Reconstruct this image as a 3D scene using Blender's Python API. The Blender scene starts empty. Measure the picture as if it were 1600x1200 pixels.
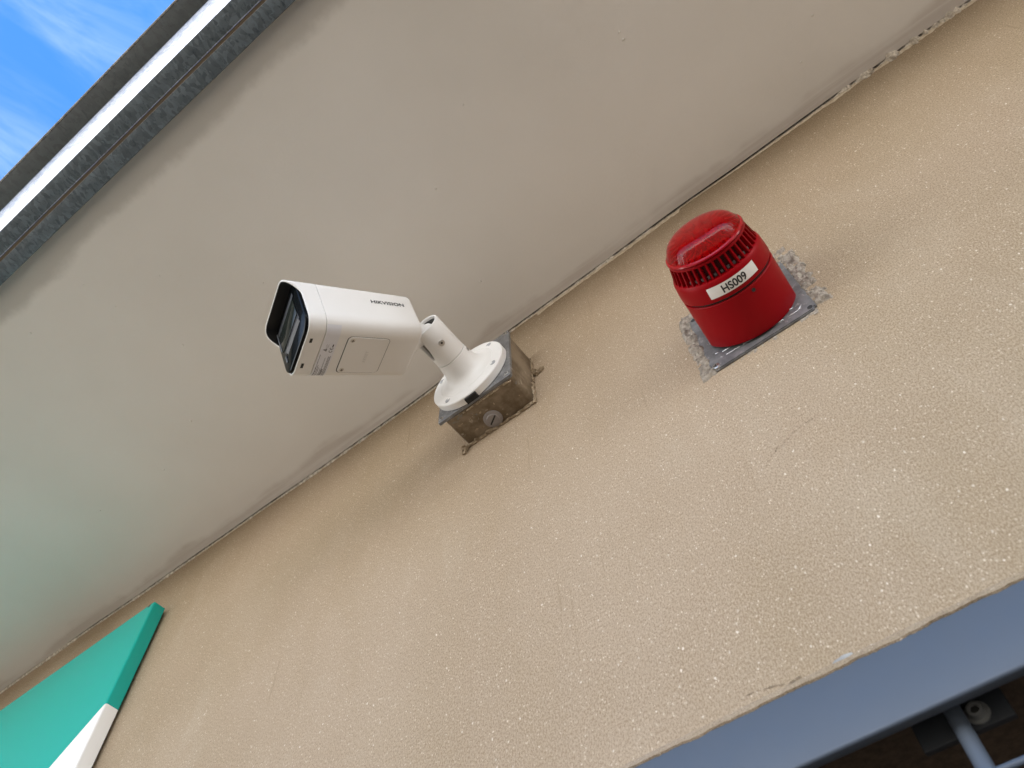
import bpy, bmesh, math, random
from mathutils import Vector, Matrix, noise

random.seed(7)
S = bpy.context.scene
COL = S.collection
PI = math.pi

# ------------------------------------------------------------------ camera
CAM = Vector((0.0, -0.5, -1.21648))
RW = [Vector((0.7860370, 0.6176445, -0.0257129)),      # image right
      Vector((-0.5425594, 0.6693517, -0.5075408)),     # image down
      Vector((-0.2962688, 0.4128966, 0.8612440))]      # into the picture
cd = bpy.data.cameras.new('camera')
cam = bpy.data.objects.new('camera', cd)
COL.objects.link(cam)
cam.matrix_world = Matrix(((RW[0].x, -RW[1].x, -RW[2].x, CAM.x),
                           (RW[0].y, -RW[1].y, -RW[2].y, CAM.y),
                           (RW[0].z, -RW[1].z, -RW[2].z, CAM.z),
                           (0, 0, 0, 1)))
cd.sensor_width = 36.0
cd.lens = 1258.0 / 1600.0 * 36.0
cd.clip_start = 0.02
cd.clip_end = 3000
cd.dof.use_dof = True
cd.dof.focus_distance = 1.0
cd.dof.aperture_fstop = 11.0
S.camera = cam

# ------------------------------------------------------------------ sky, sun, exposure
SUN_EL, SUN_AZ = math.radians(48), math.radians(66)    # azimuth from +y (behind the wall) towards +x
SKY_SAT, CLOUD = 1.40, (16.6, 16.4, 16.2, 1)
w = bpy.data.worlds.new('World')
S.world = w
w.use_nodes = True
nt = w.node_tree
nt.nodes.clear()
N, LK = nt.nodes, nt.links
out = N.new('ShaderNodeOutputWorld')
bg = N.new('ShaderNodeBackground')
sky = N.new('ShaderNodeTexSky')
sky.sky_type = 'NISHITA'
sky.sun_disc = False
sky.sun_elevation = SUN_EL
sky.sun_rotation = SUN_AZ
sky.air_density = 1.0
sky.dust_density = 0.6
sky.ozone_density = 2.5
# thin high cloud: a flat layer seen in perspective, so it closes up towards the horizon
tc = N.new('ShaderNodeTexCoord')
sx = N.new('ShaderNodeSeparateXYZ')
LK.new(tc.outputs['Generated'], sx.inputs[0])
def wm(op, a, b=None, c=None):
    n = N.new('ShaderNodeMath')
    n.operation = op
    for i, v in enumerate((a, b, c)):
        if v is None: continue
        if isinstance(v, (int, float)): n.inputs[i].default_value = v
        else: LK.new(v, n.inputs[i])
    return n.outputs[0]
zz = wm('MAXIMUM', sx.outputs[2], .04)
pv = N.new('ShaderNodeCombineXYZ')
LK.new(wm('DIVIDE', sx.outputs[0], zz), pv.inputs[0])
LK.new(wm('DIVIDE', sx.outputs[1], zz), pv.inputs[1])
mp = N.new('ShaderNodeMapping')
mp.inputs['Scale'].default_value = (2.6, 1.0, 1.0)
mp.inputs['Rotation'].default_value = (0.0, 0.0, 0.6)
mp.inputs['Location'].default_value = (1.3, .4, 0)
LK.new(pv.outputs[0], mp.inputs['Vector'])
cn = N.new('ShaderNodeTexNoise')
cn.inputs['Scale'].default_value = 3.2
cn.inputs['Detail'].default_value = 8.0
cn.inputs['Roughness'].default_value = 0.62
cn.inputs['Distortion'].default_value = 0.8
LK.new(mp.outputs['Vector'], cn.inputs['Vector'])
cr = N.new('ShaderNodeMapRange')
cr.interpolation_type = 'SMOOTHSTEP'
cr.inputs['From Min'].default_value = 0.38
cr.inputs['From Max'].default_value = 0.85
cr.inputs['To Min'].default_value = 0.0
cr.inputs['To Max'].default_value = 0.048
LK.new(cn.outputs['Fac'], cr.inputs['Value'])
thick = wm('DIVIDE', wm('ADD', cr.outputs['Result'], .008), wm('POWER', zz, 2.3))
cover = wm('SUBTRACT', 1.0, wm('POWER', 2.718, wm('MULTIPLY', thick, -1.0)))
hs = N.new('ShaderNodeHueSaturation')
hs.inputs['Saturation'].default_value = SKY_SAT
LK.new(sky.outputs['Color'], hs.inputs['Color'])
cm = N.new('ShaderNodeMix')
cm.data_type = 'RGBA'
cm.inputs['B'].default_value = CLOUD
LK.new(cover, cm.inputs['Factor'])
LK.new(hs.outputs['Color'], cm.inputs['A'])
LK.new(cm.outputs['Result'], bg.inputs['Color'])
bg.inputs['Strength'].default_value = 0.055
LK.new(bg.outputs[0], out.inputs['Surface'])

sd = bpy.data.lights.new('sun', 'SUN')
sd.energy = 4.0
sd.angle = math.radians(0.5)
sd.color = (1.0, 0.965, 0.91)
sun = bpy.data.objects.new('sun', sd)
COL.objects.link(sun)
sdir = Vector((math.sin(SUN_AZ) * math.cos(SUN_EL), math.cos(SUN_AZ) * math.cos(SUN_EL), math.sin(SUN_EL)))
sun.rotation_euler = sdir.to_track_quat('Z', 'Y').to_euler()
sun.location = (3, 3, 8)

S.view_settings.view_transform = 'Standard'
S.view_settings.look = 'None'
S.view_settings.gamma = 1.0
S.view_settings.use_curve_mapping = False
S.view_settings.exposure = 3.0

# ------------------------------------------------------------------ helpers
def lin(r, g, b):
    f = lambda c: c / 12.92 if c <= 0.04045 else ((c + 0.055) / 1.055) ** 2.4
    return (f(r / 255), f(g / 255), f(b / 255), 1.0)

class Mat:
    """small node-graph builder"""
    def __init__(s, name, color=(.5, .5, .5, 1), rough=.5, metal=0.0, spec=.5, coat=0.0):
        s.m = bpy.data.materials.new(name)
        s.m.use_nodes = True
        s.t = s.m.node_tree
        s.b = s.t.nodes['Principled BSDF']
        s.b.inputs['Base Color'].default_value = color
        s.b.inputs['Roughness'].default_value = rough
        s.b.inputs['Metallic'].default_value = metal
        s.b.inputs['Specular IOR Level'].default_value = spec
        s.b.inputs['Coat Weight'].default_value = coat
        s.c = s.node('ShaderNodeTexCoord').outputs['Object']
        s.nrm = None
    def node(s, t): return s.t.nodes.new(t)
    def link(s, a, b): s.t.links.new(a, b)
    def vec(s, scale=(1, 1, 1), rot=(0, 0, 0)):
        n = s.node('ShaderNodeMapping')
        n.inputs['Scale'].default_value = scale
        n.inputs['Rotation'].default_value = rot
        s.link(s.c, n.inputs['Vector'])
        return n.outputs['Vector']
    def noise(s, scale, detail=4, rough=.55, vec=None, dist=0.0):
        n = s.node('ShaderNodeTexNoise')
        n.inputs['Scale'].default_value = scale
        n.inputs['Detail'].default_value = detail
        n.inputs['Roughness'].default_value = rough
        n.inputs['Distortion'].default_value = dist
        s.link(vec or s.c, n.inputs['Vector'])
        return n.outputs['Fac']
    def voro(s, scale, feature='F1', vec=None, out='Distance', rand=1.0):
        n = s.node('ShaderNodeTexVoronoi')
        n.feature = feature
        n.inputs['Scale'].default_value = scale
        n.inputs['Randomness'].default_value = rand
        s.link(vec or s.c, n.inputs['Vector'])
        return n.outputs[out]
    def ramp(s, v, a, b, lo=0.0, hi=1.0, smooth=True):
        n = s.node('ShaderNodeMapRange')
        if smooth: n.interpolation_type = 'SMOOTHSTEP'
        n.inputs['From Min'].default_value = a
        n.inputs['From Max'].default_value = b
        n.inputs['To Min'].default_value = lo
        n.inputs['To Max'].default_value = hi
        s.link(v, n.inputs['Value'])
        return n.outputs['Result']
    def math(s, op, a, b):
        n = s.node('ShaderNodeMath')
        n.operation = op
        for i, v in enumerate((a, b)):
            if isinstance(v, (int, float)): n.inputs[i].default_value = v
            else: s.link(v, n.inputs[i])
        return n.outputs[0]
    def mix(s, f, a, b, blend='MIX'):
        n = s.node('ShaderNodeMix')
        n.data_type = 'RGBA'
        n.blend_type = blend
        if isinstance(f, (int, float)): n.inputs['Factor'].default_value = f
        else: s.link(f, n.inputs['Factor'])
        for k, v in (('A', a), ('B', b)):
            if isinstance(v, tuple): n.inputs[k].default_value = v
            else: s.link(v, n.inputs[k])
        return n.outputs['Result']
    def xyz(s, axis):
        n = s.node('ShaderNodeSeparateXYZ')
        s.link(s.c, n.inputs[0])
        return n.outputs[axis]
    def color(s, v): s.link(v, s.b.inputs['Base Color'])
    def rough(s, v): s.link(v, s.b.inputs['Roughness'])
    def bump(s, v, strength=.3, dist=.001):
        n = s.node('ShaderNodeBump')
        n.inputs['Strength'].default_value = strength
        n.inputs['Distance'].default_value = dist
        s.link(v, n.inputs['Height'])
        if s.nrm is not None: s.link(s.nrm, n.inputs['Normal'])
        s.nrm = n.outputs['Normal']
        s.link(s.nrm, s.b.inputs['Normal'])

def link(name, me, mat, parent=None, smooth=False, angle=35):
    o = bpy.data.objects.new(name, me)
    COL.objects.link(o)
    if mat is not None and not me.materials:
        me.materials.append(mat.m if isinstance(mat, Mat) else mat)
    if parent is not None: o.parent = parent
    if smooth:
        me.polygons.foreach_set('use_smooth', [True] * len(me.polygons))
        me.set_sharp_from_angle(angle=math.radians(angle))
    return o

def pydata(name, vs, fs, mat, parent=None, smooth=False, angle=35):
    me = bpy.data.meshes.new(name)
    me.from_pydata([tuple(v) for v in vs], [], fs)
    me.validate()
    bm = bmesh.new()
    bm.from_mesh(me)
    bmesh.ops.recalc_face_normals(bm, faces=bm.faces)
    bm.to_mesh(me)
    bm.free()
    return link(name, me, mat, parent, smooth, angle)

def from_bm(name, bm, mat, parent=None, smooth=False, angle=35):
    bmesh.ops.recalc_face_normals(bm, faces=bm.faces)
    me = bpy.data.meshes.new(name)
    bm.to_mesh(me)
    bm.free()
    return link(name, me, mat, parent, smooth, angle)

def box_bm(bm, lo, hi, M=None, bev=0.0, seg=2):
    x0, y0, z0 = lo
    x1, y1, z1 = hi
    r = bmesh.ops.create_cube(bm, size=1.0)
    vs = r['verts']
    for v in vs:
        v.co = Vector(((x0 + x1) / 2 + v.co.x * (x1 - x0), (y0 + y1) / 2 + v.co.y * (y1 - y0), (z0 + z1) / 2 + v.co.z * (z1 - z0)))
    es = list({e for v in vs for e in v.link_edges})
    if bev > 0:
        rr = bmesh.ops.bevel(bm, geom=es, offset=bev, segments=seg, affect='EDGES', profile=.5)
        vs = list({v for f in rr['faces'] for v in f.verts} | {v for v in vs if v.is_valid})
    if M is not None:
        for v in vs: v.co = M @ v.co
    return vs

def box(name, lo, hi, mat, parent=None, bev=0.0, M=None, seg=2):
    bm = bmesh.new()
    box_bm(bm, lo, hi, M, bev, seg)
    return from_bm(name, bm, mat, parent, bev > 0, 40)

def lathe_vf(prof, seg=48, a0=0.0, a1=2 * PI, closed=True):
    """profile [(r, h)] turned round local z"""
    vs, fs = [], []
    n = len(prof)
    cols = seg if closed else seg + 1
    for i in range(cols):
        a = a0 + (a1 - a0) * i / seg
        for r, h in prof: vs.append((r * math.cos(a), r * math.sin(a), h))
    for i in range(seg):
        j = (i + 1) % cols
        for k in range(n - 1):
            fs.append((i * n + k, j * n + k, j * n + k + 1, i * n + k + 1))
    return vs, fs

def lathe(name, prof, mat, parent=None, seg=48, M=None, smooth=True, angle=30, a0=0.0, a1=2 * PI, closed=True):
    vs, fs = lathe_vf(prof, seg, a0, a1, closed)
    bm = bmesh.new()
    bv = [bm.verts.new(M @ Vector(v) if M is not None else Vector(v)) for v in vs]
    for f in fs: bm.faces.new([bv[i] for i in f])
    bmesh.ops.remove_doubles(bm, verts=bm.verts, dist=1e-6)
    return from_bm(name, bm, mat, parent, smooth, angle)

def empty(name, loc, label, cat, group=None, M=None):
    o = bpy.data.objects.new(name, None)
    o.empty_display_size = .02
    COL.objects.link(o)
    if M is not None: o.matrix_world = M
    else: o.location = loc
    tag(o, label, cat, group)
    return o

def tag(o, label, cat, group=None):
    o['label'] = label
    o['category'] = cat
    if group: o['group'] = group

def text_mesh(txt, size, bold=0.0, xscale=1.0, space=1.0):
    """flat mesh of lettering, centred, cap height about `size`"""
    cu = bpy.data.curves.new('lettering', 'FONT')
    cu.body = txt
    cu.size = size / 0.72
    cu.offset = bold
    cu.space_character = space
    cu.resolution_u = 6
    cu.align_x = 'CENTER'
    t = bpy.data.objects.new('lettering', cu)
    COL.objects.link(t)
    dg = bpy.context.evaluated_depsgraph_get()
    me = bpy.data.meshes.new_from_object(t.evaluated_get(dg))
    bpy.data.objects.remove(t)
    vs = [(v.co.x * xscale, v.co.y - size / 2) for v in me.vertices]
    fs = [tuple(p.vertices) for p in me.polygons]
    return vs, fs

def axes_matrix(loc, ex, ey, ez):
    return Matrix(((ex.x, ey.x, ez.x, loc.x), (ex.y, ey.y, ez.y, loc.y), (ex.z, ey.z, ez.z, loc.z), (0, 0, 0, 1)))

def frame_from(ez, hint):
    ez = ez.normalized()
    ex = (hint - ez * hint.dot(ez)).normalized()
    return ex, ez.cross(ex), ez

def interp(x, pts):
    if x <= pts[0][0]: return pts[0][1]
    for (a, va), (b, vb) in zip(pts, pts[1:]):
        if x <= b:
            t = (x - a) / (b - a)
            t = t * t * (3 - 2 * t)
            return va + (vb - va) * t
    return pts[-1][1]

def fbm(p, o=4):
    return noise.fractal(Vector(p), 0.9, 2.0, o)

# ------------------------------------------------------------------ materials
def m_stucco(name='wall_render', tone=1.0):
    m = Mat(name, rough=.9, spec=.2)
    base = m.mix(m.ramp(m.noise(3.0, 5), .3, .7), (.385 * tone, .306 * tone, .207 * tone, 1), (.445 * tone, .362 * tone, .26 * tone, 1))
    base = m.mix(m.ramp(m.noise(9.0, 4, .6), .5, .75, 0, .35), base, (.42 * tone, .332 * tone, .225 * tone, 1))
    base = m.mix(m.ramp(m.noise(1.3, 3), .45, .62, 0, .35), base, (.45 * tone, .35 * tone, .262 * tone, 1))
    # trowel passes and weathered patches: broad, soft, leaning with the trowel
    pt = m.noise(5.5, 5, .6, m.vec((1.6, 1, .55), (0, .5, 0)), .6)
    base = m.mix(m.ramp(pt, .50, .72, 0, .26), base, (.37 * tone, .285 * tone, .182 * tone, 1))
    base = m.mix(m.ramp(pt, .28, .46, .30, 0), base, (.50 * tone, .425 * tone, .325 * tone, 1))
    # sandy grain
    g = m.noise(520, 4, .9, m.vec((1.3, 1, .7)))
    base = m.mix(m.ramp(g, .36, .64, 1.0, 0), base, m.mix(1.0, base, (.56, .51, .45, 1), 'MULTIPLY'))
    # pale grit
    nv = m.node('ShaderNodeTexNoise')
    nv.inputs['Scale'].default_value = 330
    m.link(m.c, nv.inputs['Vector'])
    wob = m.node('ShaderNodeVectorMath')
    wob.operation = 'MULTIPLY_ADD'
    wob.inputs[1].default_value = (.0030, .0030, .0030)
    m.link(nv.outputs['Color'], wob.inputs[0])
    m.link(m.c, wob.inputs[2])
    def grit(sc, th, amt, rot, big):
        mpn = m.node('ShaderNodeMapping')
        mpn.inputs['Scale'].default_value = (1, 1, .62)
        mpn.inputs['Rotation'].default_value = rot
        m.link(wob.outputs[0], mpn.inputs['Vector'])
        v = m.node('ShaderNodeTexVoronoi')
        v.inputs['Scale'].default_value = sc
        m.link(mpn.outputs[0], v.inputs['Vector'])
        sep = m.node('ShaderNodeSeparateColor')
        m.link(v.outputs['Color'], sep.inputs[0])
        pick = m.ramp(sep.outputs[0], th, th + .02, 0, 1, False)
        size = m.math('MULTIPLY', m.math('POWER', sep.outputs[1], 2.0), big)
        near = m.ramp(m.math('SUBTRACT', v.outputs['Distance'], m.math('ADD', size, .12)), -.06, .06, 1, 0)
        return m.math('MULTIPLY', m.math('MULTIPLY', pick, near), m.math('MULTIPLY', m.ramp(sep.outputs[2], 0, 1, .35, 1, False), amt))
    g1 = grit(520, .72, .70, (0, 0, 0), .26)
    g2 = grit(330, .91, .70, (.2, .2, .3), .22)
    base = m.mix(g1, base, (.68, .57, .44, 1))
    base = m.mix(g2, base, (.78, .69, .57, 1))
    # fine pits, their tiny shadows put into the colour, and vertical trowel scratches
    pit = m.ramp(m.voro(380, vec=m.vec((1, 1, .5))), .0, .20, .80, 0)
    pm = m.math('MULTIPLY', pit, m.ramp(m.noise(30, 3), .42, .56))
    base = m.mix(pm, base, (.20, .145, .09, 1))
    sc = m.ramp(m.noise(85, 3, .6, m.vec((2.6, 1, .07), (0, .05, 0))), .60, .72, 0, .75)
    base = m.mix(m.math('MULTIPLY', sc, m.ramp(m.noise(5, 3), .46, .62)), base, (.26, .195, .125, 1))
    m.color(base)
    m.bump(m.noise(9, 5, .6), .5, .008)
    m.bump(m.noise(70, 4, .65, m.vec((2.4, 1, .13), (0, .05, 0))), .55, .0016)
    m.bump(m.noise(210, 4, .7, m.vec((1.5, 1, .5))), .12, .0010)
    m.bump(m.noise(620, 3, .75), .9, .0008)
    m.bump(m.math('ADD', g1, g2), .4, .0006)
    return m

def m_soffit():
    m = Mat('soffit_paint', rough=.62, spec=.35)
    base = m.mix(m.ramp(m.noise(2.2, 4), .3, .7), (.77, .75, .715, 1), (.83, .81, .78, 1))
    # streaky second coat cut in along the wall
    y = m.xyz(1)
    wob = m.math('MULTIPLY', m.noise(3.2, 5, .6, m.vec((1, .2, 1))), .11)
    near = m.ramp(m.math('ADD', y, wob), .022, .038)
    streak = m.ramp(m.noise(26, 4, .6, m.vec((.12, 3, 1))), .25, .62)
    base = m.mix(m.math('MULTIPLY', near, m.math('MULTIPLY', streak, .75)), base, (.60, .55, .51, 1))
    # patchy coat edge; shade beside the metal is also put into this dark band
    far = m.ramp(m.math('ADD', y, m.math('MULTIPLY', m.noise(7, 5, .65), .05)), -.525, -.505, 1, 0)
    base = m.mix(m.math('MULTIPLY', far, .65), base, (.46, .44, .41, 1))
    m.color(base)
    m.bump(m.noise(5, 3), .25, .010)
    m.bump(m.noise(34, 5, .65, m.vec((.30, 1.6, 1))), .20, .0022)
    m.bump(m.noise(200, 4, .65), .30, .0009)
    lump = m.ramp(m.voro(14), .0, .09, 1, 0)
    m.bump(m.math('MULTIPLY', lump, m.ramp(m.noise(5, 2), .5, .6)), .25, .0015)
    return m

def m_galv(name, tone, rough=.42, metal=.9, var=.3):
    m = Mat(name, rough=rough, metal=metal)
    v = m.node('ShaderNodeTexVoronoi')
    v.inputs['Scale'].default_value = 210
    wv = m.node('ShaderNodeVectorMath')
    wv.operation = 'ADD'
    nn = m.node('ShaderNodeTexNoise')
    nn.inputs['Scale'].default_value = 40
    m.link(m.c, nn.inputs['Vector'])
    sc = m.node('ShaderNodeVectorMath')
    sc.operation = 'SCALE'
    sc.inputs['Scale'].default_value = .02
    m.link(nn.outputs['Color'], sc.inputs[0])
    m.link(m.c, wv.inputs[0])
    m.link(sc.outputs[0], wv.inputs[1])
    st = m.node('ShaderNodeMapping')
    st.inputs['Scale'].default_value = (1, .55, 1)
    st.inputs['Rotation'].default_value = (0, 0, .7)
    m.link(wv.outputs[0], st.inputs['Vector'])
    m.link(st.outputs[0], v.inputs['Vector'])
    sep = m.node('ShaderNodeSeparateColor')
    m.link(v.outputs['Color'], sep.inputs[0])
    t = tone
    c = m.mix(sep.outputs[0], (t[0] * (1 - var), t[1] * (1 - var), t[2] * (1 - var), 1), (t[0] * (1 + var), t[1] * (1 + var), t[2] * (1 + var), 1))
    c = m.mix(m.ramp(m.noise(150, 5, .8, m.vec((1, .5, 1), (0, 0, .6))), .54, .64, 0, .75 * var / .3), c, (t[0] * .30, t[1] * .34, t[2] * .38, 1))
    m.color(c)
    m.rough(m.ramp(sep.outputs[1], 0, 1, rough - .1, rough + .16, False))
    m.bump(m.noise(90, 3), .15, .0006)
    return m

def m_plastic(name, col, rough=.35, spec=.5, grain=.05, coat=0.0):
    m = Mat(name, col, rough, 0, spec, coat)
    n = m.noise(40, 3)
    m.color(m.mix(m.ramp(n, .3, .7, 0, .06), col, (col[0] * .8, col[1] * .8, col[2] * .78, 1)))
    m.rough(m.ramp(m.noise(90, 3), .3, .7, rough - .04, rough + .06))
    if grain: m.bump(m.noise(900, 2), grain, .0004)
    return m

WALL = m_stucco()
SOFFIT = m_soffit()
GALV_DARK = m_galv('galvanised_dark', (.15, .185, .215), .5, .5, .26)
GALV_BRIGHT = m_galv('galvanised_bright', (.36, .35, .335), .45, .2, .30)
GALV_GREY = m_galv('galvanised_weathered', (.13, .148, .16), .6, .3, .12)
SEALANT = m_plastic('brown_sealant', (.19, .15, .105, 1), .7, .3, .3)
WHITE = m_plastic('white_powder_coat', (.755, .745, .725, 1), .36, .5, .06)
BLACK = m_plastic('black_plastic', (.006, .006, .007, 1), .45, .4, .05)
GLASS = Mat('front_window_gloss', (.004, .005, .006, 1), .09, 0, .07, 0)
LENSW = Mat('lens_window_gloss', (.018, .022, .019, 1), .10, 0, .10, 0)
DARKIN = m_plastic('dark_joint_metal', (.09, .09, .085, 1), .5, .5, .2)
STEEL = Mat('screw_steel', (.55, .53, .50, 1), .30, 1.0)
STEEL.bump(STEEL.noise(500, 2), .1, .0004)
SOCKET = Mat('screw_recess', (.02, .02, .02, 1), .6)
RED = m_plastic('red_plastic', (.27, .0, .0035, 1), .40, .15, .05)
REDIN = m_plastic('red_plastic_shaded', (.05, .001, .002, 1), .6, .2, .1)  # same red plastic, darkened in colour for the shade inside the vents
INK = Mat('black_ink', (.012, .012, .014, 1), .55)
GREYINK = Mat('faded_ink', (.09, .09, .09, 1), .6)
EMBOSS = Mat('embossed_letter', (.60, .60, .585, 1), .45)
PAPER = m_plastic('white_label_film', (.82, .81, .79, 1), .45, .4, .03)
SILVER = m_plastic('silver_label_film', (.70, .71, .76, 1), .4, .4, .02)
GREY_PLUG = m_plastic('grey_plug_plastic', (.27, .245, .235, 1), .5, .4, .15)
SIGN_GREEN = Mat('green_sign_face', (.003, .35, .295, 1), .26, 0, .5)
SIGN_WHITE = Mat('white_sign_face', (.78, .77, .74, 1), .26, 0, .5)
FRAME_BLUE = m_plastic('blue_grey_frame_paint', (.068, .085, .112, 1), .42, .4, .02)
DARK_BRACKET = m_plastic('dark_bracket_paint', (.02, .024, .03, 1), .5, .4, .1)

def m_mortar(name, c0, c1, bump=.8):
    m = Mat(name, c0, .95, 0, .15)
    m.color(m.mix(m.ramp(m.noise(120, 5, .7), .35, .65), c0, c1))
    m.bump(m.noise(180, 5, .75), bump, .003)
    return m
MORTAR = m_mortar('grey_mortar', (.22, .19, .155, 1), (.43, .38, .315, 1))
PLASTER_EDGE = m_mortar('pale_plaster_edge', (.46, .41, .34, 1), (.86, .80, .70, 1))
SMEAR = m_mortar('brown_mortar', (.25, .19, .12, 1), (.40, .32, .225, 1))

# grey zinc plate with white-ish scuffs
PLATE = Mat('zinc_plate', (.3, .3, .3, 1), .45, .55)
c = PLATE.mix(PLATE.ramp(PLATE.noise(60, 5, .65), .35, .7), (.155, .155, .16, 1), (.26, .26, .262, 1))
c = PLATE.mix(PLATE.ramp(PLATE.noise(170, 3, .6), .60, .70, 0, .7), c, (.42, .40, .37, 1))
PLATE.color(c)
PLATE.bump(PLATE.noise(80, 4), .25, .001)
# box body: zinc smeared with wall render
BOXM = Mat('smeared_zinc_box', (.2, .18, .15, 1), .6, .0, .3)
c = BOXM.mix(BOXM.ramp(BOXM.noise(22, 5, .65), .40, .62), (.13, .094, .056, 1), (.245, .19, .13, 1))
c = BOXM.mix(BOXM.ramp(BOXM.noise(34, 5, .7, None, .4), .60, .68, 0, .8), c, (.20, .205, .195, 1))
c = BOXM.mix(BOXM.ramp(BOXM.noise(70, 5, .75), .60, .68, 0, .75), c, (.40, .35, .27, 1))
BOXM.color(c)
BOXM.bump(BOXM.noise(60, 5, .65), .5, .002)

# red translucent beacon lens with fine upright prisms round its band
LENS = Mat('red_lens', (.50, .0, .003, 1), .03, 0, .25, .12)
LENS.b.inputs['Coat Roughness'].default_value = .04
LENS.b.inputs['Transmission Weight'].default_value = .80
LENS.b.inputs['IOR'].default_value = 1.24
gr = LENS.node('ShaderNodeTexGradient')
gr.gradient_type = 'RADIAL'
LENS.link(LENS.c, gr.inputs[0])
wv_ = LENS.math('SINE', LENS.math('MULTIPLY', gr.outputs['Fac'], 2 * PI * 60), 0)
LENS.bump(LENS.math('MULTIPLY', wv_, LENS.ramp(LENS.xyz(2), .1165, .1180, 1, 0)), .12, .0007)

# ------------------------------------------------------------------ ground
GROUND = Mat('paving', (.3, .28, .25, 1), .9)
GROUND.color(GROUND.mix(GROUND.ramp(GROUND.noise(.8, 6), .3, .7), (.070, .058, .043, 1), (.094, .080, .060, 1)))
g = pydata('ground', [(-600, -600, -2.85), (600, -600, -2.85), (600, 600, -2.85), (-600, 600, -2.85)], [(0, 1, 2, 3)], GROUND)
g['kind'] = 'structure'
g['label'] = 'pale paved ground in front of the building'

# ------------------------------------------------------------------ wall (with the barred opening under the blue frame)
X0, X1, OX0, OX1, OZ0, OZ1 = -7.0, 7.0, -0.75, 1.6, -2.0, -0.862
vs, fs = [], []
def quad(a, b, c, d):
    i = len(vs)
    vs.extend([a, b, c, d])
    fs.append((i, i + 1, i + 2, i + 3))
quad((X0, 0, OZ1), (X1, 0, OZ1), (X1, 0, .018), (X0, 0, .018))
quad((X0, 0, OZ0), (OX0, 0, OZ0), (OX0, 0, OZ1), (X0, 0, OZ1))
quad((OX1, 0, OZ0), (X1, 0, OZ0), (X1, 0, OZ1), (OX1, 0, OZ1))
quad((X0, 0, -2.85), (X1, 0, -2.85), (X1, 0, OZ0), (X0, 0, OZ0))
wall = pydata('wall', vs, fs, WALL)
tag(wall, 'beige gritty rendered wall under the painted soffit', 'wall')
# reveal of the opening
DEEP = .9
vs, fs = [], []
quad((OX0, 0, OZ1), (OX1, 0, OZ1), (OX1, DEEP, OZ1), (OX0, DEEP, OZ1))
quad((OX0, 0, OZ0), (OX0, 0, OZ1), (OX0, DEEP, OZ1), (OX0, DEEP, OZ0))
quad((OX1, 0, OZ0), (OX1, 0, OZ1), (OX1, DEEP, OZ1), (OX1, DEEP, OZ0))
quad((OX0, 0, OZ0), (OX1, 0, OZ0), (OX1, DEEP, OZ0), (OX0, DEEP, OZ0))
quad((OX0, DEEP, OZ0), (OX1, DEEP, OZ0), (OX1, DEEP, OZ1), (OX0, DEEP, OZ1))
REVEAL = m_mortar('shaded_reveal', (.075, .055, .04, 1), (.115, .085, .06, 1), .3)  # shadow inside the opening is put into this dark brown
pydata('opening_reveal', vs, fs, REVEAL, wall)

# ------------------------------------------------------------------ soffit, slightly sagging where it meets the wall
JZ = [(-2.6, .02), (-1.79, .013), (-1.53, .012), (-1.26, 0.0), (-.98, -.006), (-.79, -.013), (-.6, -.014), (-.36, -.003),
      (-.175, -.001), (-.02, .004), (.09, .001), (.25, .003), (.39, .001), (.5, -.003), (1.2, 0.0)]
SY0, SY1 = -.580, -.0045
nx, ny = 240, 28
vs, fs = [], []
for j in range(ny + 1):
    y = SY1 + (SY0 - SY1) * j / ny
    fall = math.exp(-abs(y) / .16)
    for i in range(nx + 1):
        x = -3.6 + 6.0 * i / nx
        z = interp(x, JZ) * fall + .0014 * fbm((x * 3, y * 5, 1.3)) * min(1, j / 3) * min(1, (ny - j) / 3)
        vs.append((x, y, z))
for j in range(ny):
    for i in range(nx):
        a = j * (nx + 1) + i
        fs.append((a, a + 1, a + nx + 2, a + nx + 1))
soffit = pydata('soffit', vs, fs, SOFFIT, None, True, 60)
tag(soffit, 'smooth warm grey painted plaster soffit between wall and metal edge', 'soffit')
# little nibs left in the paint
bm = bmesh.new()
for i in range(26):
    x, y = random.uniform(-1.3, .45), random.uniform(-.5, -.05)
    r = random.uniform(.0011, .0026)
    z = interp(x, JZ) * math.exp(-abs(y) / .16)
    rr = bmesh.ops.create_icosphere(bm, subdivisions=1, radius=r)
    for v in rr['verts']:
        v.co = Vector((x + v.co.x * random.uniform(.8, 1.3), y + v.co.y, z - .0002 + v.co.z * .55))
nib = from_bm('paint_nib', bm, SOFFIT, soffit, True, 80)
nib['kind'] = 'stuff'

# unseen roof slab, added so no sun leaks in (its edge stops above the metal angle)
ROOFM = m_mortar('roof_felt', (.12, .12, .12, 1), (.17, .17, .165, 1), .3)
roof = box('roof', (-7, SY0 + .002, .0235), (7, 6.0, .034), ROOFM)
tag(roof, 'unseen thin roof slab added above the soffit to keep the sun out, ending behind the metal edge', 'roof')
back = box('building_side', (-7, .95, -2.85), (7, 6.0, .0225), WALL)
tag(back, 'plain bulk of the building behind the rendered wall', 'building')

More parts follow.
